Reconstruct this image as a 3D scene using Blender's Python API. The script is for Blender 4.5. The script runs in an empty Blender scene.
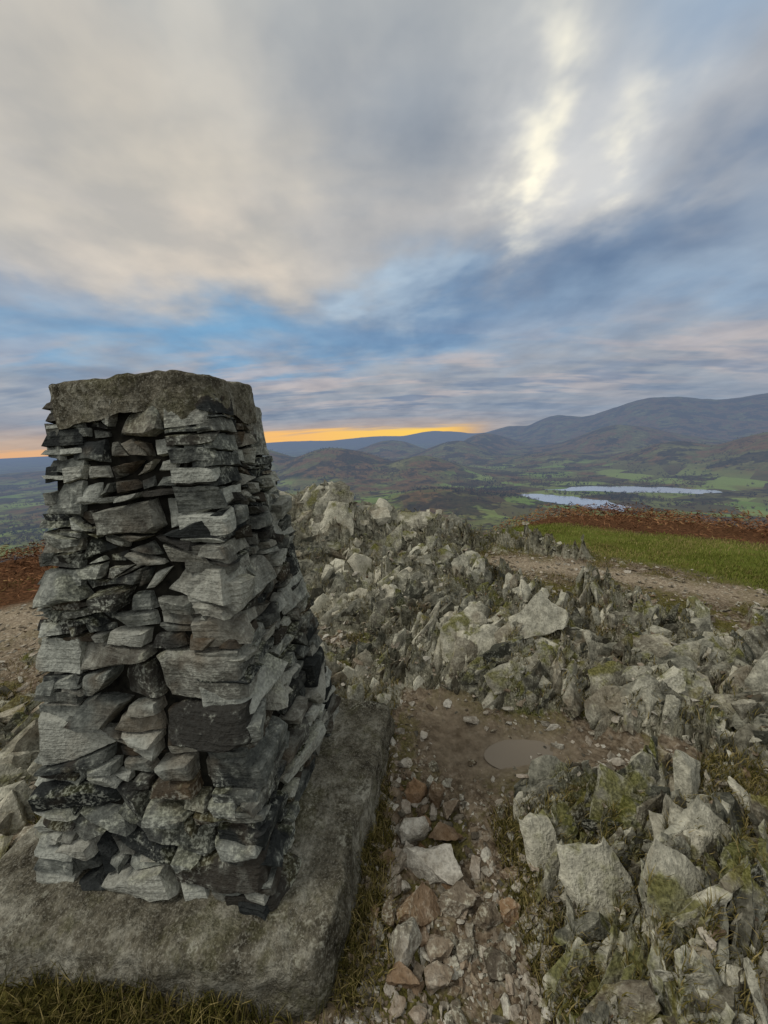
import bpy, bmesh, math, random
import numpy as np
from mathutils import Vector, Matrix, noise as mnoise
random.seed(7); rng=np.random.default_rng(7)
scene=bpy.context.scene
TAU=math.tau

# ------------------------------------------------------------------ helpers
def lin(r,g,b):
    def c(x):
        x/=255.0
        return x/12.92 if x<=0.04045 else ((x+0.055)/1.055)**2.4
    return (c(r),c(g),c(b),1.0)

def hsh(ix,iy,seed):
    ix=ix.astype(np.int64); iy=iy.astype(np.int64)
    h=(ix*374761393+iy*668265263+seed*974634777)&0xFFFFFFFF
    h=((h^(h>>13))*1274126177)&0xFFFFFFFF
    h=((h^(h>>16))*2246822519)&0xFFFFFFFF
    h=h^(h>>15)
    return (h&0xFFFFFF)/float(0xFFFFFF)
def vnoise(x,y,seed=0):
    ix=np.floor(x); iy=np.floor(y); fx=x-ix; fy=y-iy
    fx=fx*fx*fx*(fx*(fx*6-15)+10); fy=fy*fy*fy*(fy*(fy*6-15)+10)
    a=hsh(ix,iy,seed); b=hsh(ix+1,iy,seed); c=hsh(ix,iy+1,seed); d=hsh(ix+1,iy+1,seed)
    return ((a*(1-fx)+b*fx)*(1-fy)+(c*(1-fx)+d*fx)*fy)*2-1
def fbm(x,y,seed=0,octv=4,gain=.5):
    s=np.zeros_like(x); a=1.0; t=0
    for o in range(octv):
        s+=a*vnoise(x,y,seed+o*17); t+=a; a*=gain
        x,y=(x*1.6-y*1.2)+13.7,(x*1.2+y*1.6)+7.1
    return s/t
def facet(x,y,scale,seed,tilt=1.0,ang=0.0,aniso=1.0,warp=.25):
    ca,sa=math.cos(ang),math.sin(ang)
    u=(x*ca+y*sa)/scale/aniso; v=(-x*sa+y*ca)/scale
    u=u+warp*vnoise(u*1.7,v*1.7,seed+91); v=v+warp*vnoise(u*1.7+9,v*1.7,seed+92)
    iu=np.floor(u); iv=np.floor(v)
    best=np.full(x.shape,9e9); out=np.zeros_like(x)
    for du in (-1,0,1):
        for dv in (-1,0,1):
            cu=iu+du; cv=iv+dv
            px=cu+.1+.8*hsh(cu,cv,seed); py=cv+.1+.8*hsh(cu,cv,seed+1)
            dx=u-px; dy=v-py; d=dx*dx+dy*dy
            hh=hsh(cu,cv,seed+2)*2-1
            gx=hsh(cu,cv,seed+3)-.5; gy=hsh(cu,cv,seed+4)*1.0+.15
            val=hh*.5+tilt*(gx*dx*1.2+gy*dy*1.5)
            m=d<best
            best=np.where(m,d,best); out=np.where(m,val,out)
    return out
def sstep(a,b,x):
    t=np.clip((x-a)/(b-a),0,1); return t*t*(3-2*t)
def gs(x,y,cx,cy,sx,sy,ang=0):
    ca,sa=math.cos(ang),math.sin(ang)
    u=(x-cx)*ca+(y-cy)*sa; v=-(x-cx)*sa+(y-cy)*ca
    return np.exp(-(u/sx)**2-(v/sy)**2)

def mesh_obj(name,verts,faces,mats,smooth=False,attrs=None,parent=None,sharp=None):
    me=bpy.data.meshes.new(name)
    verts=np.asarray(verts,dtype=np.float32); faces=np.asarray(faces,dtype=np.int32)
    k=faces.shape[1]; n=len(faces)
    me.vertices.add(len(verts)); me.vertices.foreach_set('co',verts.ravel())
    me.loops.add(n*k); me.loops.foreach_set('vertex_index',faces.ravel())
    me.polygons.add(n); me.polygons.foreach_set('loop_start',np.arange(0,n*k,k,dtype=np.int32))
    me.polygons.foreach_set('loop_total',np.full(n,k,dtype=np.int32))
    me.polygons.foreach_set('use_smooth',np.full(n,bool(smooth)))
    me.update(calc_edges=True)
    for an,av in (attrs or {}).items():
        a=me.attributes.new(an,'FLOAT','POINT'); a.data.foreach_set('value',np.asarray(av,dtype=np.float32))
    if sharp: me.set_sharp_from_angle(angle=math.radians(sharp))
    for m in mats: me.materials.append(m)
    ob=bpy.data.objects.new(name,me); scene.collection.objects.link(ob)
    if parent: ob.parent=parent
    return ob

# ------------------------------------------------------------------ height functions
def az_of(x,y): return np.degrees(np.arctan2(x,y))
def masks(x,y):
    r=np.hypot(x,y); az=az_of(x,y)
    n1=fbm(x*1.1,y*1.1,3,4); n2=fbm(x*3.1,y*3.1,5,3)
    s=(x-2.3)*.825+(y-4.6)*.567
    grass=sstep(-.12,.25,s+n1*.45)*(y>0)
    br_r=sstep(.9,1.25,s-.35*(x-2.7)+n1*.3)*sstep(10,22,az)
    s2=(-x)*.74+y*.67
    br_l=sstep(5.0,5.3,s2+n1*.4)*(az<-18)
    brk=np.clip(br_r+br_l,0,1)
    grass=grass*(1-br_r)
    path=gs(x,y,2.75,3.35,1.3,.22,math.radians(-35))+gs(x,y,-3.6,3.0,1.7,1.0,math.radians(40))+.8*gs(x,y,1.5,4.0,.9,.25,math.radians(-25))
    mud=gs(x,y,.68,1.52,.36,.18,math.radians(10))+.9*gs(x,y,.30,1.72,.24,.36)+.5*gs(x,y,1.2,1.45,.3,.10)
    gully=gs(x,y,.16,1.05,.20,.6,0)
    rock=.36+.85*n1+.55*n2
    for (cx,cy,sx,sy,a,w) in ((-.75,4.9,1.3,1.0,-12,1.3),(.9,5.3,1.3,.6,-8,.9),(.75,2.28,.5,.34,15,1.3),(.82,.93,.34,.30,0,.7),(1.75,1.75,.5,.4,0,.7),(2.3,2.6,.5,.4,0,.5),(-.1,2.9,.4,.5,0,.5),(.9,3.3,.8,.3,-10,.5)):
        rock=rock+w*gs(x,y,cx,cy,sx,sy,math.radians(a))
    rock=rock-1.2*np.clip(path,0,1)-1.7*np.clip(mud,0,1)-.9*gully-2*grass-2*brk-1.5*gs(x,y,-.9,.55,.8,.25)
    rock=np.clip(rock,0,1.0)
    return rock,np.clip(grass,0,1),brk,np.clip(path,0,1),np.clip(mud,0,1),r,az,n1,n2
A0=math.radians(38)
def hill_base(x,y):
    r=np.hypot(x,y); az=az_of(x,y)
    r0=6.1+2.2*sstep(12,30,np.abs(az))+8*sstep(70,130,np.abs(az))
    d=r-r0
    d=np.where(d>20,d,np.log1p(np.exp(np.clip(d*1.6,-30,40)))/1.6)
    return -292*(1-np.exp(-d/520.0))
def H_near(x,y):
    rock,grass,brk,path,mud,r,az,n1,n2=masks(x,y)
    z=hill_base(x,y)
    z=z+.76*gs(x,y,-.95,4.95,.8,.6,math.radians(-8))+.36*gs(x,y,.30,5.3,.7,.55)+.08*gs(x,y,1.8,5.2,.9,.5)
    z=z+.20*gs(x,y,.8,2.35,.5,.26,math.radians(15))+.12*gs(x,y,.9,.95,.38,.30)+.15*gs(x,y,1.8,1.75,.5,.5)-.05*gs(x,y,.12,1.0,.22,.6)
    z=z-.035*mud+.06*gs(x,y,.1,3.3,.7,.7)+.05*gs(x,y,-.3,2.9,.4,.4)
    z=z+.06*n1*(1-mud*.9)+.018*n2*(1-mud)
    near=1-sstep(9,16,r)
    f1=facet(x,y,.40,11,1.0,A0,1.9); f2=facet(x,y,.14,23,1.2,A0+.2,2.4); f3=facet(x,y,.055,37,1.2,A0-.1,2.2)
    big=.5+.9*sstep(2.0,5.0,r)
    rk=sstep(.12,.6,rock)
    z=z+near*rk*(.13*big*f1+.11*big**.5*f2+.044*f3)
    z=z+near*(1-rk)*(.007*f3*(1-mud*.9)+.012*fbm(x*9,y*9,77,3)*(1-mud*.9))
    return z
FLOOR=-280.0
BUMPS=[(-52,12,16000,3200,-1.2),(-32,11,16000,3200,-.65),(-14,9,16000,3000,-.1),(-2,8,16000,3000,.1),(9,8,15000,3000,.45),(20,6,14000,3000,.5),
 (18,4.5,8200,1500,.7),(25,6.5,7800,1600,1.8),(35,9,7400,1600,3.2),(46,10,7600,1500,2.9),(58,10,7600,1500,2.2),
 (16,6,5200,800,-.1),(33,9,4700,800,.3),
 (37,7,3300,500,-2.1),(47,7,3200,600,-1.0),(-8,8,3000,600,-1.2),(-20,8,3400,600,-.6),(4,7,2700,420,-3.0),(11,7,4200,600,-1.1),(24,6,3600,450,-3.2),
 (-42,10,5200,900,-2.2),(0,6,5200,800,-.5),(8,12,1500,260,-8.6)]
def H_far(x,y):
    r=np.hypot(x,y); az=az_of(x,y)
    base=np.maximum(hill_base(x,y),FLOOR-1.5)
    acc=np.zeros_like(x)
    rn=fbm(x/900.,y/900.,51,5,.5)
    azw=az+2.0*vnoise(r/1500.,az/9.,44)
    for a0,sa,r0,sr,el in BUMPS:
        A=math.tan(math.radians(el))*r0+1.5-FLOOR
        h=A*np.exp(-np.abs((azw-a0)/sa)**2-((r-r0)/sr)**2)
        acc+=np.clip(h,0,None)**3
    bump=acc**(1/3.)
    rug=np.abs(fbm(x/1500.,y/1500.,61,5,.5))
    bump=bump*(1+.08*rn-.11*rug+.02)
    z=base+bump
    z=z+sstep(60,500,r)*np.clip(bump/60+.25,0,1)*(8*fbm(x/160.,y/160.,71,4))
    rough=sstep(20,60,r)*(1-sstep(500,1200,r))
    z=z+rough*2.0*fbm(x/25.,y/25.,81,4)
    lk=np.maximum(lake_mask(x,y,0),lake_mask(x,y,1))
    z=np.where(lk>0,np.minimum(z,FLOOR-1.0)*np.clip(lk*4,0,1)+z*(1-np.clip(lk*4,0,1)),z)
    return z
LAKES=[(735.,1440.,245.,88.,math.radians(122)),(1150.,1640.,275.,80.,math.radians(-22)),]
def lake_mask(x,y,i):
    cx,cy,sx,sy,a=LAKES[i]
    ca,sa=math.cos(a),math.sin(a)
    u=((x-cx)*ca+(y-cy)*sa)/sx; v=(-(x-cx)*sa+(y-cy)*ca)/sy
    return np.clip(1.35-np.hypot(u,v)+.55*fbm(x/95.,y/95.,301+i,3),0,1)

# ------------------------------------------------------------------ node helpers
class NT:
    def __init__(s,tree): s.t=tree; s.n=tree.nodes; s.l=tree.links
    def new(s,ty,**kw):
        nd=s.n.new(ty)
        for k,v in kw.items(): setattr(nd,k,v)
        return nd
    def put(s,sock,v):
        if isinstance(v,bpy.types.NodeSocket): s.l.new(v,sock)
        elif v is not None: sock.default_value=v
    def math(s,op,a,b=None,c=None,clamp=False):
        nd=s.new('ShaderNodeMath',operation=op,use_clamp=clamp); s.put(nd.inputs[0],a)
        if b is not None: s.put(nd.inputs[1],b)
        if c is not None: s.put(nd.inputs[2],c)
        return nd.outputs[0]
    def vmath(s,op,a,b=None,scale=None):
        nd=s.new('ShaderNodeVectorMath',operation=op); s.put(nd.inputs[0],a)
        if b is not None: s.put(nd.inputs[1],b)
        if scale is not None: s.put(nd.inputs['Scale'],scale)
        return nd.outputs['Value'] if op in('LENGTH','DOT_PRODUCT') else nd.outputs[0]
    def noise(s,vec,scale,detail=4,rough=.55,dist=0,col=False,dim='3D'):
        nd=s.new('ShaderNodeTexNoise',noise_dimensions=dim); s.put(nd.inputs['Vector'],vec); nd.inputs['Scale'].default_value=scale
        nd.inputs['Detail'].default_value=detail; nd.inputs['Roughness'].default_value=rough; nd.inputs['Distortion'].default_value=dist
        if col:
            sp=s.new('ShaderNodeSeparateColor'); s.l.new(nd.outputs['Color'],sp.inputs[0]); return sp.outputs
        return nd.outputs['Fac']
    def ramp(s,fac,stops):
        nd=s.new('ShaderNodeValToRGB'); s.put(nd.inputs[0],fac); el=nd.color_ramp.elements
        while len(el)<len(stops): el.new(.5)
        for e,(p,c) in zip(el,stops):
            e.position=p; e.color=c if len(c)==4 else (*c,1)
        return nd.outputs[0]
    def mr(s,v,a,b,c=0.,d=1.,smooth=True):
        nd=s.new('ShaderNodeMapRange'); nd.interpolation_type='SMOOTHSTEP' if smooth else 'LINEAR'
        s.put(nd.inputs[0],v)
        for i,q in enumerate((a,b,c,d)): s.put(nd.inputs[i+1],q)
        return nd.outputs[0]
    def mix(s,f,a,b,bt='MIX'):
        nd=s.new('ShaderNodeMix',data_type='RGBA',blend_type=bt); s.put(nd.inputs[0],f); s.put(nd.inputs[6],a); s.put(nd.inputs[7],b)
        return nd.outputs[2]
    def attr(s,name):
        return s.new('ShaderNodeAttribute',attribute_name=name).outputs['Fac']
    def mapping(s,vec,scale=(1,1,1),rot=(0,0,0),loc=(0,0,0)):
        nd=s.new('ShaderNodeMapping'); s.put(nd.inputs[0],vec); nd.inputs['Scale'].default_value=scale; nd.inputs['Rotation'].default_value=rot; nd.inputs['Location'].default_value=loc
        return nd.outputs[0]
    def bump(s,h,strength,dist):
        nd=s.new('ShaderNodeBump'); s.put(nd.inputs['Height'],h); nd.inputs['Strength'].default_value=strength; nd.inputs['Distance'].default_value=dist
        return nd.outputs[0]
def newmat(name):     # matte material
    m=bpy.data.materials.new(name); m.use_nodes=True; t=NT(m.node_tree); t.n.clear()
    out=t.new('ShaderNodeOutputMaterial'); b=t.new('ShaderNodeBsdfDiffuse'); t.l.new(b.outputs[0],out.inputs[0])
    b.inputs['Roughness'].default_value=0
    return m,t,b,out

def stone_color(t,P,tint,dark,mid,light,lichen,moss=.5):
    lo=t.noise(P,3.3,3,.65,col=True)
    n2=t.noise(P,22,4,.68); n3=t.noise(P,95,2,.6)
    v=t.math('ADD',t.math('MULTIPLY',lo[0],.5),t.math('ADD',t.math('MULTIPLY',n2,.55),t.math('MULTIPLY',t.math('SUBTRACT',tint,.5),.42)))
    c=t.ramp(v,[(.36,dark),(.52,mid),(.72,light)])
    lf=t.math('MULTIPLY',t.mr(n3,.46,.62),t.mr(t.math('ADD',lo[1],t.math('MULTIPLY',n2,.7)),.84,.98))
    c=t.mix(t.math('MULTIPLY',lf,.55),c,lichen)
    c=t.mix(t.math('MULTIPLY',t.mr(lo[2],.55,.7),.35),c,lin(112,92,66))
    c=t.mix(.45,c,t.ramp(n3,[(.3,(.25,.25,.25)),(.6,(1,1,1))]),'MULTIPLY')
    g=t.new('ShaderNodeNewGeometry'); sep=t.new('ShaderNodeSeparateXYZ'); t.l.new(g.outputs['Normal'],sep.inputs[0])
    mf=t.math('MULTIPLY',t.mr(sep.outputs[2],.1,.75),t.mr(t.math('ADD',lo[1],t.math('MULTIPLY',n2,.35)),.68,.79,.0,moss))
    c=t.mix(mf,c,t.ramp(n3,[(.3,lin(54,56,22)),(.7,lin(110,108,52))]))
    return c,n2,n3
def relief(t,n2,n3,lam,d):
    h=t.math('ADD',t.math('MULTIPLY',n2,1.0),t.math('MULTIPLY',n3,.3))
    if lam is not None: h=t.math('ADD',h,t.math('MULTIPLY',lam,.4))
    return t.bump(h,1.0,d)

m_slate,t,b,_=newmat('slate_wall_stone')
P=t.new('ShaderNodeNewGeometry').outputs['Position']
c,n2,n3=stone_color(t,P,t.attr('tint'),lin(52,54,52),lin(106,108,100),lin(166,167,154),lin(188,190,174),.3)
c=t.mix(t.math('MULTIPLY',t.attr('warm'),.45),c,lin(122,100,72))
t.put(b.inputs['Color'],c)
lam=t.noise(t.mapping(P,(7,7,110)),1,2,.6)
t.put(b.inputs['Normal'],relief(t,n2,n3,lam,.013))
m_core,t,b,_=newmat('mortar_core'); P=t.new('ShaderNodeNewGeometry').outputs['Position']
n=t.noise(P,30,3,.7); t.put(b.inputs['Color'],t.ramp(n,[(.3,lin(18,18,16)),(.7,lin(44,42,36))]))
m_conc,t,b,_=newmat('weathered_concrete'); P=t.new('ShaderNodeNewGeometry').outputs['Position']
lo=t.noise(P,5.5,5,.75,col=True); n2=t.noise(P,55,3,.75); n3=t.noise(P,150,1,.5)
c=t.ramp(lo[0],[(.34,lin(62,58,48)),(.5,lin(106,101,86)),(.64,lin(148,144,128))])
c=t.mix(.7,c,t.ramp(n2,[(.36,(.25,.25,.23)),(.6,(1,1,1))]),'MULTIPLY')
c=t.mix(t.mr(n3,.56,.64,0,.25),c,lin(166,162,146))
c=t.mix(t.mr(lo[1],.5,.62,0,.35),c,t.ramp(n3,[(.3,lin(54,54,30)),(.7,lin(94,92,56))]))
c=t.mix(t.math('MULTIPLY',t.mr(lo[2],.54,.62),t.mr(n2,.48,.56,0,.45)),c,lin(168,166,148))
t.put(b.inputs['Color'],c)
t.put(b.inputs['Normal'],t.bump(t.math('ADD',lo[0],t.math('MULTIPLY',n2,.5)),1,.018))
def rockmat(name,d,m,l,moss=.35,warmcol=lin(142,108,74)):
    mt,t,b,_=newmat(name); P=t.new('ShaderNodeNewGeometry').outputs['Position']
    c,n2,n3=stone_color(t,P,t.attr('tint'),d,m,l,lin(206,204,184),moss)
    c=t.mix(t.math('MULTIPLY',t.attr('warm'),.65),c,warmcol)
    t.put(b.inputs['Color'],c)
    lam=t.noise(t.mapping(P,(60,14,14),(0.3,0.4,A0)),1,2,.6)
    t.put(b.inputs['Normal'],relief(t,n2,n3,lam,.014))
    return mt
m_rock=rockmat('outcrop_rock',lin(72,72,62),lin(138,135,118),lin(200,195,172),.9)
m_loose=rockmat('loose_rock',lin(80,76,66),lin(130,122,106),lin(190,184,168),.15)

m_gr,t,b,_=newmat('hilltop_ground'); P=t.new('ShaderNodeNewGeometry').outputs['Position']
rock=t.attr('rock'); grass=t.attr('grass'); brk=t.attr('bracken'); path=t.attr('path'); mud=t.attr('mud')
rc,n2,n3=stone_color(t,P,.48,lin(72,70,58),lin(134,130,110),lin(194,188,166),lin(202,198,178),.95)
dirt=t.ramp(n2,[(.34,lin(56,46,34)),(.5,lin(98,84,66)),(.66,lin(140,124,102))])
grit=t.new('ShaderNodeTexVoronoi'); t.put(grit.inputs['Vector'],P); grit.inputs['Scale'].default_value=75
gsep=t.new('ShaderNodeSeparateColor'); t.l.new(grit.outputs['Color'],gsep.inputs[0])
gc=t.ramp(gsep.outputs[0],[(.2,lin(60,50,40)),(.8,lin(142,130,110)),(1,lin(186,178,160))])
dirt=t.mix(.35,dirt,gc)
dirt=t.mix(t.math('MULTIPLY',path,.65),dirt,t.mix(.6,gc,lin(182,166,140)))
mo=t.noise(P,2.3,5,.72)
dirt=t.mix(t.math('MULTIPLY',mud,.85),dirt,t.mix(.5,t.ramp(n2,[(.34,lin(88,76,60)),(.66,lin(136,122,102))]),t.ramp(mo,[(.35,lin(76,66,52)),(.6,lin(146,134,114))])))
mossn=t.math('MULTIPLY',t.mr(mo,.46,.55),t.math('SUBTRACT',1,t.math('MAXIMUM',mud,path)))
dirt=t.mix(t.math('MULTIPLY',mossn,.85),dirt,t.ramp(n3,[(.3,lin(48,48,20)),(.7,lin(108,102,50))]))
rf=t.mr(t.math('ADD',rock,t.math('MULTIPLY',t.math('SUBTRACT',n2,.5),.7)),.2,.36)
c=t.mix(rf,dirt,rc)
gcol=t.ramp(mo,[(.3,lin(96,90,48)),(.5,lin(92,100,44)),(.7,lin(116,116,62))])
c=t.mix(grass,c,gcol)
c=t.mix(brk,c,t.ramp(n2,[(.3,lin(58,42,30)),(.6,lin(104,74,52)),(.8,lin(136,108,76))]))
t.put(b.inputs['Color'],c)
h=t.math('ADD',t.math('MULTIPLY',n2,1.0),t.math('ADD',t.math('MULTIPLY',n3,.35),t.math('MULTIPLY',grit.outputs[0],-.25)))
nb=t.new('ShaderNodeBump'); t.put(nb.inputs['Height'],h); nb.inputs['Distance'].default_value=.016; t.put(nb.inputs['Strength'],t.mr(mud,.5,1,1,.35)); t.put(b.inputs['Normal'],nb.outputs[0])

# far terrain with aerial haze painted as emission, stronger away from the summit
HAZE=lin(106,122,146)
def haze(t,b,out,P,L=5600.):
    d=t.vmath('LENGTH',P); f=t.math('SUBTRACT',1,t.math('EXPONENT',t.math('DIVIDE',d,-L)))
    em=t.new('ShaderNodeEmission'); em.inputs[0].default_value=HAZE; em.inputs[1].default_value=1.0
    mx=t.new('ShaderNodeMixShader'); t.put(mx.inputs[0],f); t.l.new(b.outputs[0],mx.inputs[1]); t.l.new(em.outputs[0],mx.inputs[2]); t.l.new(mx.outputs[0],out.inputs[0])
m_far,t,b,out=newmat('fell_terrain'); P=t.new('ShaderNodeNewGeometry').outputs['Position']
n=t.noise(P,.004,5,.7); nf=t.noise(P,.03,4,.7)
moor=t.ramp(n,[(.36,lin(62,62,36)),(.47,lin(118,90,56)),(.54,lin(98,96,54)),(.66,lin(126,122,74))])
moor=t.mix(.6,moor,t.ramp(nf,[(.3,(.25,.22,.2)),(.62,(1,1,1))]),'MULTIPLY')
Pm=t.mapping(P,(1,1,0))
vo=t.new('ShaderNodeTexVoronoi'); t.put(vo.inputs['Vector'],Pm); vo.inputs['Scale'].default_value=.0055
vsep=t.new('ShaderNodeSeparateColor'); t.l.new(vo.outputs['Color'],vsep.inputs[0])
fcol=t.ramp(vsep.outputs[0],[(.0,lin(106,126,58)),(.4,lin(124,136,72)),(.65,lin(92,88,52)),(1,lin(74,64,42))])
ps=t.new('ShaderNodeSeparateXYZ'); t.l.new(P,ps.inputs[0])
low=t.mr(ps.outputs[2],-215,-262)
ff=t.math('MULTIPLY',low,t.mr(t.noise(P,.0022,3,.5),.42,.54))
c=t.mix(ff,moor,fcol)
wood=t.mr(t.noise(P,.005,4,.65),.51,.56); c=t.mix(t.math('MULTIPLY',wood,.9),c,t.ramp(nf,[(.3,lin(30,32,20)),(.7,lin(76,64,42))]))
t.put(b.inputs['Color'],c)
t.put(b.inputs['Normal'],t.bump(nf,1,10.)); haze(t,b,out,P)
m_wood,t,b,out=newmat('winter_woodland'); P=t.new('ShaderNodeNewGeometry').outputs['Position']
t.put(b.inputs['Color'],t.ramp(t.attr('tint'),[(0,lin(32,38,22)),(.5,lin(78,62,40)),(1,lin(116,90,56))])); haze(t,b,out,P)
def pmat(name,col,metal,rough):
    m=bpy.data.materials.new(name); m.use_nodes=True; b=m.node_tree.nodes['Principled BSDF']
    b.inputs['Base Color'].default_value=col; b.inputs['Metallic'].default_value=metal; b.inputs['Roughness'].default_value=rough; return m
m_lake=pmat('lake_water',(.92,.95,1,1),1,.25)
m_pud=pmat('puddle_water',lin(122,110,92),.25,.08)
def leafmat(name,stops):
    mt,t,b,_=newmat(name); t.put(b.inputs['Color'],t.ramp(t.attr('tint'),stops)); return mt
m_blade=leafmat('grass_blades',[(0,lin(80,86,36)),(.5,lin(108,116,50)),(.8,lin(134,134,70)),(1,lin(160,142,96))])
m_dry=leafmat('dry_grass',[(0,lin(52,52,24)),(.45,lin(98,90,46)),(1,lin(150,134,88))])
m_brk=leafmat('bracken_fronds',[(0,lin(64,46,32)),(.4,lin(116,80,56)),(.75,lin(148,110,78)),(1,lin(136,130,74))])

# ------------------------------------------------------------------ ground meshes
def polar(rr,aa,cx,cy,H):
    R,A=np.meshgrid(rr,aa,indexing='ij')
    x=cx+R*np.sin(A); y=cy+R*np.cos(A)
    xf,yf=x.ravel(),y.ravel(); z=H(xf,yf)
    nr,na=R.shape
    i=np.arange(nr-1)[:,None]*na+np.arange(na-1)[None,:]; i=i.ravel()
    f=np.stack([i,i+1,i+na+1,i+na],1)[:,::-1]
    return xf,yf,z,f
rr=np.concatenate([[.02,.1,.2,.3,.4,.5],np.exp(np.arange(math.log(.6),math.log(9.5),.0066)),np.exp(np.arange(math.log(9.6),math.log(45),.03))])
aa=np.radians(np.concatenate([np.arange(-180,-66,3.),np.arange(-66,66,.17),np.arange(66,181,3.)]))
x,y,z,f=polar(rr,aa,0,-.35,H_near)
rock,grass,brk,path,mud,_,_,_,_=masks(x,y)
mesh_obj('ground',np.stack([x,y,z],1),f,[m_gr],True,dict(rock=rock,grass=grass,bracken=brk,path=path,mud=mud),sharp=38)
rr=np.exp(np.arange(math.log(40),math.log(30000),.013))
aa=np.radians(np.concatenate([np.arange(-180,-64,2.),np.arange(-64,66,.2),np.arange(66,181,2.)]))
x,y,z,f=polar(rr,aa,0,0,H_far)
z=z-.3*(np.hypot(x,y)<46)
mesh_obj('fells',np.stack([x,y,z],1),f,[m_far],True)
for i,(cx,cy,sx,sy,a) in enumerate(LAKES):
    Aa=np.linspace(0,TAU,161)[:-1]
    ca,sa=math.cos(a),math.sin(a); edge=[]
    for q in Aa:
        dx=math.cos(q); dy=math.sin(q)
        k=np.linspace(.05,2.2,80); u=k*dx*sx; v=k*dy*sy
        X=cx+u*ca-v*sa; Y=cy+u*sa+v*ca
        lm=lake_mask(X,Y,i); idx=np.argmax(lm<=.12); edge.append((X[idx],Y[idx]))
    vs=[(cx,cy,FLOOR-.6)]+[(p[0],p[1],FLOOR-.6) for p in edge]
    mesh_obj('lake',vs,[(0,1+j,1+(j+1)%160) for j in range(160)],[m_lake])
px=rng.uniform(.52,.84,400); py=rng.uniform(1.42,1.6,400); lvl=float(np.percentile(H_near(px,py),58))
vs=[(.68,1.50,lvl)]+[(.68+.25*math.cos(q),1.50+.11*math.sin(q),lvl) for q in np.linspace(0,TAU,49)[:-1]]
mesh_obj('puddle',vs,[(0,1+j,1+(j+1)%48) for j in range(48)],[m_pud])

# ------------------------------------------------------------------ rocks
def hull(pts):
    bm=bmesh.new()
    for p in pts: bm.verts.new(p)
    r=bmesh.ops.convex_hull(bm,input=bm.verts)
    dl=[g for g in set(r['geom_interior']+r['geom_unused']) if isinstance(g,bmesh.types.BMVert)]
    bmesh.ops.delete(bm,geom=dl,context='VERTS')
    return bm
def to_np(bm):
    bmesh.ops.triangulate(bm,faces=bm.faces); bmesh.ops.recalc_face_normals(bm,faces=bm.faces)
    bm.verts.index_update()
    v=np.array([q.co[:] for q in bm.verts]); f=np.array([[k.index for k in q.verts] for q in bm.faces]); bm.free(); return v,f
def template(dims,n=13,sub=0,rough=.04,round_=.5):
    pts=[]
    for _ in range(n):
        p=Vector([random.uniform(-1,1) for _ in range(3)])
        m=max(abs(p.x),abs(p.y),abs(p.z)); l=p.length
        p=p/(m*(1-round_)+l*round_)
        pts.append(Vector((p.x*dims[0],p.y*dims[1],p.z*dims[2])))
    bm=hull(pts)
    if sub:
        bmesh.ops.triangulate(bm,faces=bm.faces)
        for _ in range(sub):
            long=[e for e in bm.edges if e.calc_length()>.24]
            if long: bmesh.ops.subdivide_edges(bm,edges=long,cuts=1,use_grid_fill=True); bmesh.ops.triangulate(bm,faces=bm.faces)
        o=Vector((random.uniform(0,99),0,0))
        for v in bm.verts:
            v.co+=mnoise.noise_vector(v.co*1.8+o)*rough*1.8+mnoise.noise_vector(v.co*5+o)*rough*.9
    return to_np(bm)
random.seed(3)
T_shard=[template((1,random.uniform(.2,.40),random.uniform(.6,.95)),12,3,.055,.25) for _ in range(28)]
T_shard_s=[template((1,random.uniform(.25,.45),random.uniform(.6,.9)),11,0,0,.3) for _ in range(22)]
T_loose=[template((1,random.uniform(.6,.85),random.uniform(.35,.6)),14,3,.05,.6) for _ in range(16)]
T_cob=[template((1,random.uniform(.65,.9),random.uniform(.5,.75)),15,3,.07,.6) for _ in range(16)]
T_chip=[template((1,random.uniform(.5,.9),random.uniform(.2,.45)),9,0,0,.4) for _ in range(16)]
def scatter(name,items,mat,sharp=30):
    V=[];F=[];T=[];W=[];o=0
    for tv,tf,R,sc,pos,tint,warm in items:
        v=(tv*sc)@np.array(R).T+pos; V.append(v); F.append(tf+o); o+=len(v)
        T.append(np.full(len(v),tint)); W.append(np.full(len(v),warm))
    return mesh_obj(name,np.concatenate(V),np.concatenate(F),[mat],True,dict(tint=np.concatenate(T),warm=np.concatenate(W)),sharp=sharp)
def frame(n,tw):
    n=n.normalized(); up=Vector((0,0,1)); zz=(up-n*up.dot(n)).normalized(); xx=n.cross(zz).normalized()
    M=Matrix((xx,n,zz)).transposed(); return M@Matrix.Rotation(tw,3,'Y')
def in_plinth(x,y,m=0.0):
    u=(x+.72)*.991-(y-1.27)*.132; v=(x+.72)*.132+(y-1.27)*.991
    return (np.abs(u)<.60+m)&(np.abs(v)<.52+m)
items=[]
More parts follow.
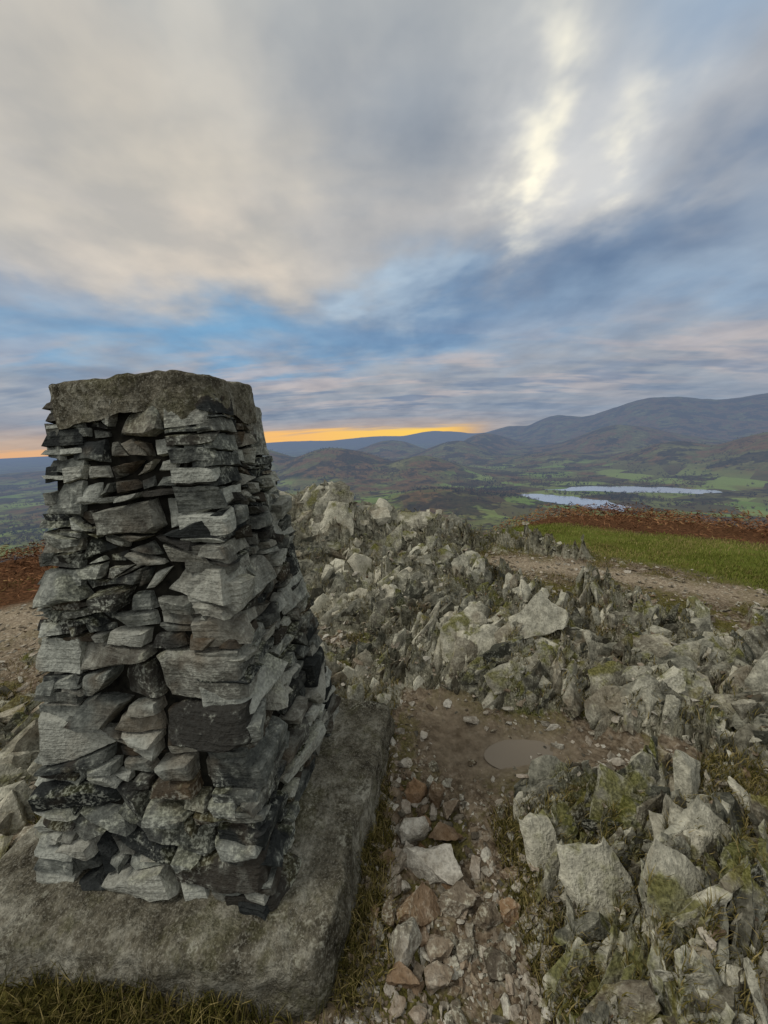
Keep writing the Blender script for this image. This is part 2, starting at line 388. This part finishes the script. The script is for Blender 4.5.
def field(N,rmin,rmax,pfun,sfun,jit,sink):
    r=np.exp(rng.uniform(math.log(rmin),math.log(rmax),N)); a=np.radians(rng.uniform(-60,58,N))
    X=r*np.sin(a); Y=r*np.cos(a); rk=masks(X,Y)[0]
    ok=(rng.uniform(0,1,N)<pfun(rk))&(~in_plinth(X,Y,.06))&~((X<-.2)&(Y<.82))
    X,Y,rk,r=X[ok],Y[ok],rk[ok],r[ok]; Z=H_near(X,Y); q1=fbm(X*1.3,Y*1.3,201,2); q2=fbm(X*1.3,Y*1.3,202,2); q3=fbm(X*2.2,Y*2.2,203,2)
    for i in range(len(X)):
        s=sfun(rk[i],r[i])
        n=Vector((.35+.9*q1[i]+random.gauss(0,jit),-.72+random.gauss(0,jit),.45+.4*q2[i]+random.gauss(0,jit*.8)))
        R=frame(n,.5+.9*q3[i]+random.gauss(0,jit*1.3))
        tv,tf=random.choice(T_shard if s/r[i]>.022 else T_shard_s)
        sc=np.array([s*random.uniform(.9,1.8),s*random.uniform(.6,1.2),s*random.uniform(.6,1.3)])
        items.append((tv,tf,R,sc,np.array([X[i],Y[i],Z[i]-s*random.uniform(*sink)]),min(1,max(0,.5+.3*q3[i]+random.gauss(0,.24))),max(0,random.gauss(.02,.1))))
def s1(rk,r):
    s=min(.012*(random.random()**-.62),.10)*(.5+.6*rk)*(1+.22*r); s=min(s,.20); return min(s,.07) if r<1.3 else s
field(30000,.55,8.0,lambda rk:np.clip(rk*.8-.06,0,.55),s1,.22,(.15,.5))
field(3000,.75,4.2,lambda rk:np.clip(rk*1.6-.55,0,.9),lambda rk,r:random.uniform(.03,.075)*(.8+.33*r) if r>1.2 else random.uniform(.025,.065),.13,(.15,.45))
def slab(x,y,s,n,tw,dims,zo=0,tint=.6):
    z=float(H_near(np.array([x]),np.array([y]))[0])
    items.append((*random.choice(T_shard),frame(Vector(n),tw),np.array(dims)*s,np.array([x,y,z+zo]),tint,.03))
slab(.62,.90,.16,(.15,-.8,.55),.25,(.75,.7,1.25),.02,.70)
slab(.84,.80,.19,(.3,-.75,.6),-.5,(.9,.6,1.1),.0,.65)
slab(1.02,.95,.12,(.1,-.8,.6),.6,(.9,.7,1.2),.01,.55)
slab(.50,1.02,.09,(.1,-.8,.5),.2,(.7,.8,1.4),.02,.7)
slab(.80,1.12,.11,(.2,-.8,.6),.9,(1.1,.7,1.),.01,.6)
slab(1.0,1.25,.10,(.3,-.7,.5),.4,(1.1,.7,1.),.02,.8)
slab(.70,2.20,.25,(.2,-.8,.65),.4,(1.1,.6,.8),.0,.8)
slab(.48,2.28,.20,(.1,-.8,.6),.7,(1.1,.6,.9),.0,.7)
slab(1.0,2.28,.20,(.3,-.8,.7),.1,(1.1,.7,.8),.0,.75)
slab(1.3,2.15,.16,(.3,-.8,.7),.5,(1.0,.7,.8),.0,.6)
for k in range(34):
    slab(random.uniform(-1.7,.7),random.uniform(4.3,5.4),random.uniform(.14,.30),(.3+random.gauss(0,.25),-.7,.4),random.gauss(.6,.35),(random.uniform(.9,1.6),.6,random.uniform(.7,1.2)),-.03,random.uniform(.4,.9))
scatter('rock_outcrop',items,m_rock)

items=[]
def loose(x,y,s,dims=(1,.8,.6),rz=None,tint=.5,warm=0,tilt=.2,T=T_loose,zo=.25):
    z=float(H_near(np.array([x]),np.array([y]))[0])
    R=Matrix.Rotation(random.uniform(0,TAU) if rz is None else rz,3,'Z')@Matrix.Rotation(random.gauss(0,tilt),3,'X')@Matrix.Rotation(random.gauss(0,tilt),3,'Y')
    items.append((*random.choice(T),R,np.array(dims)*s,np.array([x,y,z+s*zo]),tint,warm))
for q in [(.09,1.335,.068,(.8,.8,1.6),0,.6,1.),(.175,1.33,.060,(.8,.8,1.5),1,.3,.5),(.225,1.26,.055,(.8,.8,1.4),1,.45,.3),(.19,1.17,.065,(1.1,.8,1.1),0,.4,.6),
 (.06,1.19,.062,(1.2,.8,1.),.3,.75,0),(.02,1.10,.05,(1,.8,1.),.8,.6,.1),(.13,1.06,.100,(1.25,.8,1.),-.35,.85,0),(.19,.96,.07,(1,.8,1.),.2,.5,.2),(.06,.94,.08,(1.1,.8,1.),.5,.4,.7),
 (-.03,1.0,.045,(1,.8,.8),.5,.5,.2),(-.04,.92,.05,(1,.8,.8),1.5,.3,.3),(.28,.91,.055,(1,.8,.8),.2,.4,.2),(.345,.90,.05,(.8,.8,1.3),.2,.4,.9),(.0,.85,.07,(1,.8,1.),.9,.65,0),
 (.11,.85,.05,(1,.8,.8),.4,.4,.3),(.2,.84,.045,(1,.8,.8),.4,.5,.1),(.0,.77,.055,(1,.8,.8),.2,.4,.7),(.05,1.48,.04,(1,.8,.8),.3,.6,.1),(.12,1.5,.035,(1,.8,.8),.3,.5,.4),(-.05,1.09,.04,(1,.8,.8),.3,.3,.6),(.1,1.22,.04,(1,.8,.8),.3,.4,.8),
 (.1,.78,.05,(1,.8,.8),.2,.5,.3),(.28,.80,.05,(1,.8,.8),.2,.3,.1),(.38,1.0,.04,(1,.8,.8),.2,.3,.5)]:
    loose(q[0],q[1],q[2],q[3],q[4],q[5],q[6],.15,T_cob,.3)
for q in [(.42,1.72,.05,(1,.8,.8),.3,.7,.1),(.62,1.74,.04,(1,.8,.8),.3,.8,.1),(1.15,1.62,.05,(1,.8,.8),.3,.8,.1),(1.0,1.58,.03,(1,.8,.8),.3,.7,.1),(.9,1.36,.035,(1,.8,.8),.3,.8,.1),
 (-1.34,1.10,.09,(1.2,.8,.8),.3,.5,.1),(-1.45,1.18,.11,(1.2,.8,.8),.9,.5,.3),(-1.42,1.32,.10,(1.2,.8,.8),.2,.5,.5),(-1.55,1.4,.11,(1.2,.8,.8),.3,.6,.2),(-1.7,1.5,.12,(1.2,.8,.8),.3,.5,.4),(-1.6,1.75,.12,(1.2,.8,.8),.3,.6,.1),(-1.9,1.8,.12,(1.2,.8,.8),.3,.6,.2)]:
    loose(q[0],q[1],q[2],q[3],q[4],q[5],q[6],.15)
for k in range(1500):
    rr_=math.exp(random.uniform(math.log(.7),math.log(6))); aa_=math.radians(random.uniform(-55,52)); x_=rr_*math.sin(aa_); y_=rr_*math.cos(aa_)
    if in_plinth(np.array([x_]),np.array([y_]),.03)[0] or (x_<-.2 and y_<.82): continue
    mk=masks(np.array([x_]),np.array([y_]))
    if mk[1][0]+mk[2][0]>.3 or random.random()<.85*mk[4][0]: continue
    loose(x_,y_,random.uniform(.010,.034)*(1+.15*rr_),(1,random.uniform(.7,1),random.uniform(.5,.9)),None,random.gauss(.6,.25),max(0,random.gauss(.1,.2)),.4,T_loose if rr_<2 else T_chip,.1)
for k in range(70):
    x_=random.gauss(.11,.15); y_=random.uniform(.72,1.5)
    if in_plinth(np.array([x_]),np.array([y_]),.02)[0]: continue
    loose(x_,y_,random.uniform(.012,.032),(1,.8,.9),None,random.gauss(.4,.2),max(0,random.gauss(.3,.35)),.4,T_cob,.1)
scatter('loose_stones',items,m_loose)
items=[]
N=20000
r=np.exp(rng.uniform(math.log(.6),math.log(6.5),N)); a=np.radians(rng.uniform(-56,54,N)); X=r*np.sin(a); Y=r*np.cos(a)
mk=masks(X,Y); ok=(rng.uniform(0,1,N)>np.clip(mk[0]*.6+mk[1]*1.2+mk[2]*2+mk[4]*.9+.45*gs(X,Y,.16,1.0,.25,.6),0,1))&(~in_plinth(X,Y))&~((X<-.2)&(Y<.82))
X,Y,r=X[ok],Y[ok],r[ok]; Z=H_near(X,Y)
for i in range(len(X)):
    s=random.uniform(.003,.008)*(1+.5*r[i])*(1.6 if random.random()<.15 else 1)
    R=Matrix.Rotation(random.uniform(0,TAU),3,'Z')@Matrix.Rotation(random.gauss(0,.35),3,'X')
    items.append((*random.choice(T_chip),R,np.array([s,s,s]),np.array([X[i],Y[i],Z[i]+s*.05]),min(1,max(0,random.gauss(.5,.28))),max(0,random.gauss(.15,.2))))
scatter('gravel',items,m_loose)

# ------------------------------------------------------------------ pillar
pillar=bpy.data.objects.new('stone_trig_pillar',None); scene.collection.objects.link(pillar)
BASE=[Vector((-1.17,.94,0)),Vector((-.39,.83,0)),Vector((-.27,1.68,0)),Vector((-1.05,1.79,0))]
TOP=[Vector((-.98,1.14,0)),Vector((-.475,1.07,0)),Vector((-.45,1.40,0)),Vector((-.95,1.47,0))]
ZB,ZT=.14,1.64
def face_pt(k,s,z,d):
    t=(z-ZB)/(1.685-ZB); t=max(0,min(1,t))
    te=t**.95
    a=BASE[k].lerp(TOP[k],te); b_=BASE[(k+1)%4].lerp(TOP[(k+1)%4],te)
    p=a.lerp(b_,s); e=(b_-a).normalized(); n=Vector((e.y,-e.x,0))
    p=p+n*d; p.z=z; return p
def cut(poly,p,d):
    n=Vector((-d.y,d.x)); A=[];B=[]
    for i in range(len(poly)):
        a=poly[i]; b_=poly[(i+1)%len(poly)]; da=(a-p).dot(n); db=(b_-p).dot(n)
        (A if da>=0 else B).append(a)
        if da*db<0:
            q=a+(b_-a)*(da/(da-db)); A.append(q); B.append(q)
    return A,B
def ext(poly): 
    xs=[q.x for q in poly]; ys=[q.y for q in poly]; return min(xs),max(xs),min(ys),max(ys)
def split(poly,out,depth=0):
    x0,x1,y0,y1=ext(poly); w=x1-x0; h=y1-y0
    if w<.01 or h<.01: return
    hm=random.choice([.05,.08,.12,.15,.18,.2]); asp=random.uniform(1.9,3.6)
    if depth<40 and h>hm and h>.06 and not(w/h>asp*1.5):
        p=Vector(((x0+x1)/2,y0+h*random.uniform(.25,.75))); an=random.gauss(0,.14); d=Vector((math.cos(an),math.sin(an)))
    elif depth<40 and w>h*asp and w>.16:
        p=Vector((x0+w*random.uniform(.25,.75),(y0+y1)/2)); an=math.pi/2+random.gauss(0,.6); d=Vector((math.cos(an),math.sin(an)))
    else: out.append(poly); return
    A,B=cut(poly,p,d)
    for q in (A,B):
        if len(q)>=3: split(q,out,depth+1)
random.seed(61)
V=[];F=[];T=[];W=[];o=0
WID=[.72,.70,.72,.70]
for k in range(4):
    Wd=WID[k]; polys=[]
    z0=ZB
    while z0<ZT-.03:
        hh=min(random.uniform(.24,.44),ZT-z0)
        if ZT-z0-hh<.1: hh=ZT-z0
        split([Vector((-.012,z0)),Vector((Wd+.012,z0)),Vector((Wd+.012,z0+hh)),Vector((-.012,z0+hh))],polys); z0+=hh
    for poly in polys:
        cx=sum(q.x for q in poly)/len(poly); cy=sum(q.y for q in poly)/len(poly); c=Vector((cx,cy))
        x0,x1,y0,y1=ext(poly)
        g=min(.008,.10*(y1-y0))
        pro=random.gauss(.004,.015); pro=max(-.02,min(.035,pro))
        if cy>1.4: pro=min(pro*.4,.006)-.006
        tx=random.gauss(0,.09); ty=random.gauss(-.06,.16)
        ring=[]
        for i in range(len(poly)):
            a=poly[i]; b_=poly[(i+1)%len(poly)]; L=(b_-a).length; m=max(1,int(L/.07))
            for j in range(m):
                ring.append(a.lerp(b_,(j+random.uniform(.1,.4) if j else random.uniform(.02,.2))/m))
        pts=[]
        for q in ring:
            v=q-c; l=max(v.length,1e-4)
            sh=max(0,1-(g*random.uniform(.4,2.8))/l)
            q1=c+v*sh; q2=c+v*sh*random.uniform(.78,.97); q3=c+v*.9
            dd=pro+tx*v.x+ty*v.y
            pts.append(face_pt(k,q1.x/Wd,q1.y,dd-random.uniform(.006,.026)))
            pts.append(face_pt(k,q2.x/Wd,q2.y,dd+random.gauss(0,.004)))
            pts.append(face_pt(k,q3.x/Wd,q3.y,-.13))
        bm=hull(pts)
        bmesh.ops.triangulate(bm,faces=bm.faces)
        for _ in range(3):
            long=[e for e in bm.edges if e.calc_length()>.028]
            if long: bmesh.ops.subdivide_edges(bm,edges=long,cuts=1,use_grid_fill=True); bmesh.ops.triangulate(bm,faces=bm.faces)
        for v in bm.verts:
            v.co+=mnoise.noise_vector(v.co*11)*.008+mnoise.noise_vector(v.co*34)*.004
        v,f=to_np(bm); V.append(v); F.append(f+o); o+=len(v)
        T.append(np.full(len(v),min(1.1,max(-.1,random.gauss(.48,.36))))); W.append(np.full(len(v),max(0,random.gauss(.03,.2))))
mesh_obj('slate_courses',np.concatenate(V),np.concatenate(F),[m_slate],True,dict(tint=np.concatenate(T),warm=np.concatenate(W)),parent=pillar,sharp=30)
vs=[]
for z_ in (ZB-.02,.6,1.1,1.62):
    for k in range(4):
        p=face_pt(k,0,z_,0); cc=sum((face_pt(j,0,z_,0) for j in range(4)),Vector())/4; q=cc.lerp(p,.90); vs.append(q[:])
fs=[[l*4+k,l*4+(k+1)%4,(l+1)*4+(k+1)%4,(l+1)*4+k] for l in range(3) for k in range(4)]+[[12,13,14,15]]
mesh_obj('mortar_core',vs,fs,[m_core],parent=pillar)
def round_slab(name,corners,z0,z1,rad,mat,flare=0,disp=.008,parent=None,n=120,seed=0,layers=14,rtop=.02,wob=0):
    C=[Vector((c[0],c[1])) for c in corners]; loop=[]
    m=len(C)
    for i in range(m):
        a=C[i-1];p=C[i];q=C[(i+1)%m]
        A=p+(a-p).normalized()*rad; B=p+(q-p).normalized()*rad
        for j in range(7):
            t=j/6; loop.append((A*(1-t)+p*t)*(1-t)+(p*(1-t)+B*t)*t)
    L=[0]
    for i in range(len(loop)): L.append(L[-1]+(loop[(i+1)%len(loop)]-loop[i]).length)
    pts=[]
    for j in range(n):
        d=L[-1]*j/n; i=max(k for k in range(len(loop)) if L[k]<=d); seg=L[i+1]-L[i]
        pts.append(loop[i].lerp(loop[(i+1)%len(loop)],(d-L[i])/max(seg,1e-6)))
    cen=sum(pts,Vector((0,0)))/n
    vs=[];rings=0
    def ring(fn,z):
        nonlocal rings
        for p in pts:
            q=fn(p); vs.append(Vector((q.x,q.y,z)))
        rings+=1
    for l in range(layers+1):
        t=l/layers; z=z0+(z1-rtop-z0)*t
        ring(lambda p:p+(p-cen).normalized()*flare*(1-t),z)
    for l in range(1,5):
        a=l/4*math.pi/2; ring(lambda p:p-(p-cen).normalized()*rtop*(1-math.cos(a)),z1-rtop+rtop*math.sin(a))
    K=int(.45/.016)
    for l in range(1,K):
        s=1-l/K; ring(lambda p:cen+(p-cen-(p-cen).normalized()*rtop)*s,z1)
    vs.append(Vector((cen.x,cen.y,z1)))
    fs=[]
    for l in range(rings-1):
        for j in range(n): fs.append((l*n+j,l*n+(j+1)%n,(l+1)*n+(j+1)%n,(l+1)*n+j))
    last=len(vs)-1; o=Vector((seed*7.3,0,0))
    tri=[((rings-1)*n+j,(rings-1)*n+(j+1)%n,last) for j in range(n)]
    vs2=[]
    for v in vs:
        q=v.copy()
        if wob and v.z<z0+.045: q.z+=wob*mnoise.noise(Vector((v.x*9,v.y*9,3)))
        vs2.append((q+mnoise.noise_vector(v*5+o)*disp*1.6+mnoise.noise_vector(v*16+o)*disp+mnoise.noise_vector(v*45+o)*disp*.4)[:])
    me=bpy.data.meshes.new(name); me.from_pydata(vs2,[],fs+tri); me.polygons.foreach_set('use_smooth',[True]*len(me.polygons))
    me.materials.append(mat); ob=bpy.data.objects.new(name,me); scene.collection.objects.link(ob)
    if parent: ob.parent=parent
    return ob
cap=[face_pt(k,0,1.60,.0) for k in range(4)]
cc=sum(cap,Vector())/4
round_slab('concrete_cap',[(p.x,p.y) for p in cap],1.575,1.70,.085,m_conc,.012,.009,pillar,150,1,14,.02,.08)
round_slab('concrete_plinth',[(-1.42,.81),(-.225,.705),(-.0,1.69),(-1.22,1.90)],-.12,.15,.07,m_conc,.03,.014,pillar,330,2,16,.03)

# ------------------------------------------------------------------ vegetation
def blades(name,X,Y,h,w,lean,tint,mat):
    n=len(X); Z=H_near(X,Y)
    a=rng.uniform(0,TAU,n); dx=np.cos(a)*w; dy=np.sin(a)*w; la=rng.uniform(0,TAU,n); lx=np.cos(la)*lean*h; ly=np.sin(la)*lean*h
    v=np.empty((n,5,3))
    v[:,0]=np.stack([X-dx,Y-dy,Z-.004],1); v[:,1]=np.stack([X+dx,Y+dy,Z-.004],1)
    v[:,2]=np.stack([X+dx*.6+lx*.35,Y+dy*.6+ly*.35,Z+h*.6],1); v[:,3]=np.stack([X-dx*.6+lx*.35,Y-dy*.6+ly*.35,Z+h*.6],1)
    v[:,4]=np.stack([X+lx,Y+ly,Z+h],1)
    b0=np.arange(n)[:,None]*5
    f=np.concatenate([b0+[0,1,2],b0+[0,2,3],b0+[3,2,4]])
    return mesh_obj(name,v.reshape(-1,3),f,[mat],False,dict(tint=np.repeat(tint,5)))
N=170000
r=np.sqrt(rng.uniform(3.6**2,9.5**2,N)); a=np.radians(rng.uniform(12,56,N)); X=r*np.sin(a); Y=r*np.cos(a)
mk=masks(X,Y); ok=rng.uniform(0,1,N)<mk[1]*np.clip(.8+1.5*fbm(X*1.4,Y*1.4,400,3),.2,1); X,Y=X[ok],Y[ok]
tn=np.clip(.48+.7*fbm(X*.9,Y*.9,8,4)+rng.normal(0,.18,len(X)),0,1)
blades('grass',X,Y,rng.uniform(.01,.04,len(X)),.004,.5,tn,m_blade)
pts=[]
centers=[(-1.05,.68,.2,1500),(-.85,.62,.16,1100),(-.6,.60,.12,600),(-.4,.60,.1,400),(-.16,.78,.045,700),(-.12,.95,.04,500),(-.08,1.1,.04,400),(-.04,1.3,.035,300),(1.05,.85,.16,1700),(1.0,1.05,.14,1500),(.72,.72,.1,900),(1.25,1.05,.12,1100),(.6,1.12,.07,600),(1.35,1.35,.12,1000),(.75,1.17,.1,900),(1.5,1.2,.12,900)]
for k in range(480):
    rr_=math.exp(random.uniform(math.log(.8),math.log(6))); aa_=math.radians(random.uniform(-52,50)); centers.append((rr_*math.sin(aa_),rr_*math.cos(aa_),random.uniform(.03,.10)*(1+.15*rr_),int(random.uniform(60,280))))
for cx,cy,s,n in centers: pts.append(np.stack([rng.normal(cx,s,n),rng.normal(cy,s,n)],1))
pts=np.concatenate(pts); X,Y=pts[:,0],pts[:,1]; mk=masks(X,Y)
gl_=(X>-.02)&(X<.36)&(Y<1.6)
ok=(mk[4]<.2)&(mk[3]<.4)&(~in_plinth(X,Y,-.01))&(np.hypot(X,Y)>.6)&~gl_; X,Y=X[ok],Y[ok]
tn=rng.uniform(0,1,len(X)); lowl=(X<-.2)&(Y<.85); tn=np.where(lowl,rng.uniform(0,1,len(X))**1.6*.95,tn)
blades('grass_tufts',X,Y,rng.uniform(.012,.05,len(X))*(1+.5*lowl),.0020,.8,tn,m_dry)
N=90000
r=np.sqrt(rng.uniform(4.6**2,12.5**2,N)); a=np.radians(np.where(rng.uniform(0,1,N)<.55,rng.uniform(12,58,N),rng.uniform(-60,-20,N))); X=r*np.sin(a); Y=r*np.cos(a)
mk=masks(X,Y); ok=rng.uniform(0,1,N)<mk[2]*np.clip(.8+.8*mk[7],.25,1); X,Y=X[ok],Y[ok]; Z=H_near(X,Y)
hh=np.clip(.18+.30*fbm(X*1.3,Y*1.3,99,3),.03,.45)
Z=Z+rng.uniform(0,1,len(X))**.7*hh
n=len(X); ctr=np.stack([X,Y,Z],1); d1=rng.normal(0,1,(n,3)); d1[:,2]*=.5; d1/=np.linalg.norm(d1,axis=1)[:,None]; d2=rng.normal(0,1,(n,3)); d2/=np.linalg.norm(d2,axis=1)[:,None]
L=rng.uniform(.015,.055,n)[:,None]
v=np.stack([ctr-d1*L,ctr+d2*L*.4,ctr+d1*L],1).reshape(-1,3); f=np.arange(n*3).reshape(-1,3)
mesh_obj('bracken',v,f,[m_brk],False,dict(tint=np.repeat(np.clip(.45+.6*fbm(X*1.2,Y*1.2,5,3)+rng.normal(0,.2,n),0,1),3)))
N=34000
r=np.exp(rng.uniform(math.log(450),math.log(4200),N)); a=np.radians(rng.uniform(-50,54,N)); X=r*np.sin(a); Y=r*np.cos(a)
wn=fbm(X/260.,Y/260.,123,4)
lk=np.maximum(lake_mask(X,Y,0),lake_mask(X,Y,1)); azz=az_of(X,Y)
ok=(rng.uniform(0,1,N)<sstep(.0,.18,wn+.15*((azz>0)&(azz<20)&(r<2000)))+.05)&(lk<=0); X,Y,r=X[ok],Y[ok],r[ok]; Z=H_far(X,Y)
n=len(X); K=14
S=rng.uniform(3.5,6.5,n)
ctr=np.stack([X,Y,Z+S*.95],1)[:,None,:]+rng.normal(0,1,(n,K,3))*S[:,None,None]*np.array([.5,.5,.42])
q=rng.normal(0,1,(n,K,3,3))*(S*.33)[:,None,None,None]
v=(ctr[:,:,None,:]+q).reshape(-1,3)
trk=np.stack([np.stack([X-.5,Y,Z-1],1),np.stack([X+.5,Y,Z-1],1),np.stack([X,Y,Z+S*1.2],1)],1).reshape(-1,3)
tt=np.clip(.45+.5*vnoise(X/120.,Y/120.,9)+rng.normal(0,.15,n),0,1)
tint=np.concatenate([np.repeat(np.clip(tt[:,None]+rng.normal(0,.12,(n,K)),0,1).ravel(),3),np.repeat(tt*0+.3,3)])
v=np.concatenate([v,trk]); mesh_obj('woodland',v,np.arange(len(v)).reshape(-1,3),[m_wood],False,dict(tint=tint))

# ------------------------------------------------------------------ sky
w=bpy.data.worlds.new('World'); scene.world=w; w.use_nodes=True; t=NT(w.node_tree); t.n.clear()
out=t.new('ShaderNodeOutputWorld'); bg=t.new('ShaderNodeBackground'); t.l.new(bg.outputs[0],out.inputs[0])
tc=t.new('ShaderNodeTexCoord').outputs['Generated']; D=t.vmath('NORMALIZE',tc)
sp=t.new('ShaderNodeSeparateXYZ'); t.l.new(D,sp.inputs[0]); dx,dy,dz=sp.outputs
DEG=180/math.pi
az=t.math('MULTIPLY',t.math('ARCTAN2',dx,dy),DEG); el=t.math('MULTIPLY',t.math('ARCSINE',dz),DEG)
zc=t.math('ADD',t.math('MAXIMUM',dz,0),.15)
comb=t.new('ShaderNodeCombineXYZ'); t.put(comb.inputs[0],t.math('DIVIDE',dx,zc)); t.put(comb.inputs[1],t.math('DIVIDE',dy,zc)); PC=comb.outputs[0]
ws=t.noise(PC,1.3,4,.52,.3,col=True,dim='2D')
wfs=t.noise(PC,3.8,4,.52,0,col=True,dim='2D')
def off(n,a): return t.math('MULTIPLY',t.math('SUBTRACT',n,.5),a)
AZ=t.math('ADD',t.math('ADD',az,off(ws[0],30)),off(wfs[0],8))
sc=t.mr(el,0,20,.08,1,False)
EL=t.math('ADD',el,t.math('MULTIPLY',sc,t.math('ADD',off(ws[1],18),off(wfs[1],5))))
def blob(a0,e0,sa,se,rot=0,AZ_=None,EL_=None):
    A=t.math('SUBTRACT',AZ_ or AZ,a0); E=t.math('SUBTRACT',EL_ or EL,e0)
    c_,s_=math.cos(math.radians(rot)),math.sin(math.radians(rot))
    u=t.math('ADD',t.math('MULTIPLY',A,c_/sa),t.math('MULTIPLY',E,s_/sa)) if rot else t.math('MULTIPLY',A,1/sa)
    v=t.math('SUBTRACT',t.math('MULTIPLY',E,c_/se),t.math('MULTIPLY',A,s_/se)) if rot else t.math('MULTIPLY',E,1/se)
    q=t.math('MULTIPLY_ADD',u,u,t.math('MULTIPLY',v,v))
    return t.math('POWER',.3679,q)
c=t.ramp(t.math('DIVIDE',EL,90),[(0,lin(160,160,166)),(.03,lin(136,148,166)),(.09,lin(158,162,170)),(.15,lin(146,166,188)),(.22,lin(160,170,182)),(.30,lin(184,182,180)),(.45,lin(188,190,188)),(1,lin(205,205,205))])
def lay(mask,col,s=1.):
    global c
    c=t.mix(t.math('MULTIPLY',mask,s,clamp=True),c,col)
lay(blob(-30,30,30,12),lin(206,198,184),.9)
lay(blob(-24,22,24,3.5,6),lin(222,209,192),.8)
lay(blob(2,34,11,9,20),lin(140,150,162),.85)
lay(blob(40,36,16,8),lin(150,172,196),.85)
lay(blob(26,20,26,4.5,4),lin(96,122,154),.9)
lay(blob(-22,13,34,3.2,3),lin(118,164,200),.95)
lay(blob(-44,17,12,3.5,0),lin(144,160,180),.7)
lay(blob(5,15,14,3.0,6),lin(108,138,172),.8)
lay(blob(3,20,5,2.5),lin(182,204,222),.6)
AZf=t.math('ADD',t.math('ADD',az,off(ws[0],14)),off(wfs[0],12)); ELf=t.math('ADD',t.math('ADD',el,off(ws[1],10)),off(wfs[1],8))
b1=blob(20,34,2.6,6.5,-8,AZf,ELf); b2=blob(17,27,2.8,4.5,-25,AZf,ELf); b3=blob(30,29,2.3,4.0,-30,AZf,ELf)
glowb=t.math('ADD',blob(20,31,7,9,-10,AZf,ELf),t.math('MULTIPLY',blob(31,30,6,5,0,AZf,ELf),.8))
lay(glowb,lin(206,208,210),.8)
pf=t.mr(wfs[2],.32,.60,.15,1)
lay(t.math('MULTIPLY',pf,t.math('ADD',b1,t.math('ADD',t.math('MULTIPLY',b2,.9),t.math('MULTIPLY',b3,.75)))),lin(254,248,228),.97)
st=t.noise(t.mapping(PC,(.55,1.6,1),(0,0,.25)),1.5,4,.55,col=True,dim='2D')
lay(t.math('MULTIPLY',t.mr(st[0],.45,.62),blob(0,8,90,4.2,0,az,el)),lin(192,180,178),.7)
lay(t.math('MULTIPLY',t.mr(st[1],.48,.64),blob(0,5.5,90,4,0,az,el)),lin(112,130,156),.8)
c=t.mix(.6,c,t.ramp(t.math('ADD',t.math('MULTIPLY',wfs[2],.45),t.math('MULTIPLY',ws[2],.55)),[(.36,(.66,.71,.78)),(.64,(1.2,1.17,1.12))]),'MULTIPLY')
eg=t.math('ADD',el,off(st[2],1.8))
azf=t.mr(az,-36,-12)
gl=t.math('MULTIPLY',t.math('MULTIPLY',t.mr(t.math('ADD',eg,t.mr(az,-38,-16,1.0,0.)),1.6,.8),t.mr(az,17,9)),t.mr(azf,0,1,.75,1))
lay(t.math('MULTIPLY',t.mr(eg,3.6,.6),t.mr(az,24,5)),lin(216,176,138),.5)
lay(gl,t.ramp(t.mr(az,-50,15,0,1,False),[(0,lin(236,176,124)),(.6,lin(250,192,108)),(.85,lin(255,210,92)),(1,lin(250,190,90))]),.93)
back=t.mr(dy,.1,-.7); c=t.mix(t.math('MULTIPLY',back,.8),c,(.70,.71,.73,1))  # unseen sky behind the camera, brightness added to light the pillar front
sky=t.new('ShaderNodeTexSky'); sky.sky_type='NISHITA'; sky.sun_disc=False; sky.sun_elevation=math.radians(52); sky.sun_rotation=math.radians(-105)
c2=t.mix(1.0,c,t.vmath('SCALE',sky.outputs[0],scale=.005),'ADD')
t.put(bg.inputs[0],c2); bg.inputs[1].default_value=1.0
sd=bpy.data.lights.new('sun','SUN'); sd.energy=1.5; sd.angle=math.radians(18); sd.color=(1,.97,.92)
so=bpy.data.objects.new('sun',sd); scene.collection.objects.link(so)
ea,aa_=math.radians(52),math.radians(-105)
dirv=Vector((math.sin(aa_)*math.cos(ea),math.cos(aa_)*math.cos(ea),math.sin(ea))); so.rotation_euler=dirv.to_track_quat('Z','Y').to_euler()

# ------------------------------------------------------------------ camera
cd=bpy.data.cameras.new('camera'); cam=bpy.data.objects.new('camera',cd); scene.collection.objects.link(cam)
cd.sensor_fit='VERTICAL'; cd.sensor_height=36; cd.lens=13.0; cd.clip_start=.05; cd.clip_end=60000
cam.matrix_world=Matrix.Translation((0,0,1.5))@Matrix.Rotation(math.radians(90-11.5),4,'X')@Matrix.Rotation(math.radians(-2.5),4,'Z')
scene.camera=cam
scene.view_settings.view_transform='Standard'; scene.view_settings.look='None'; scene.view_settings.exposure=0
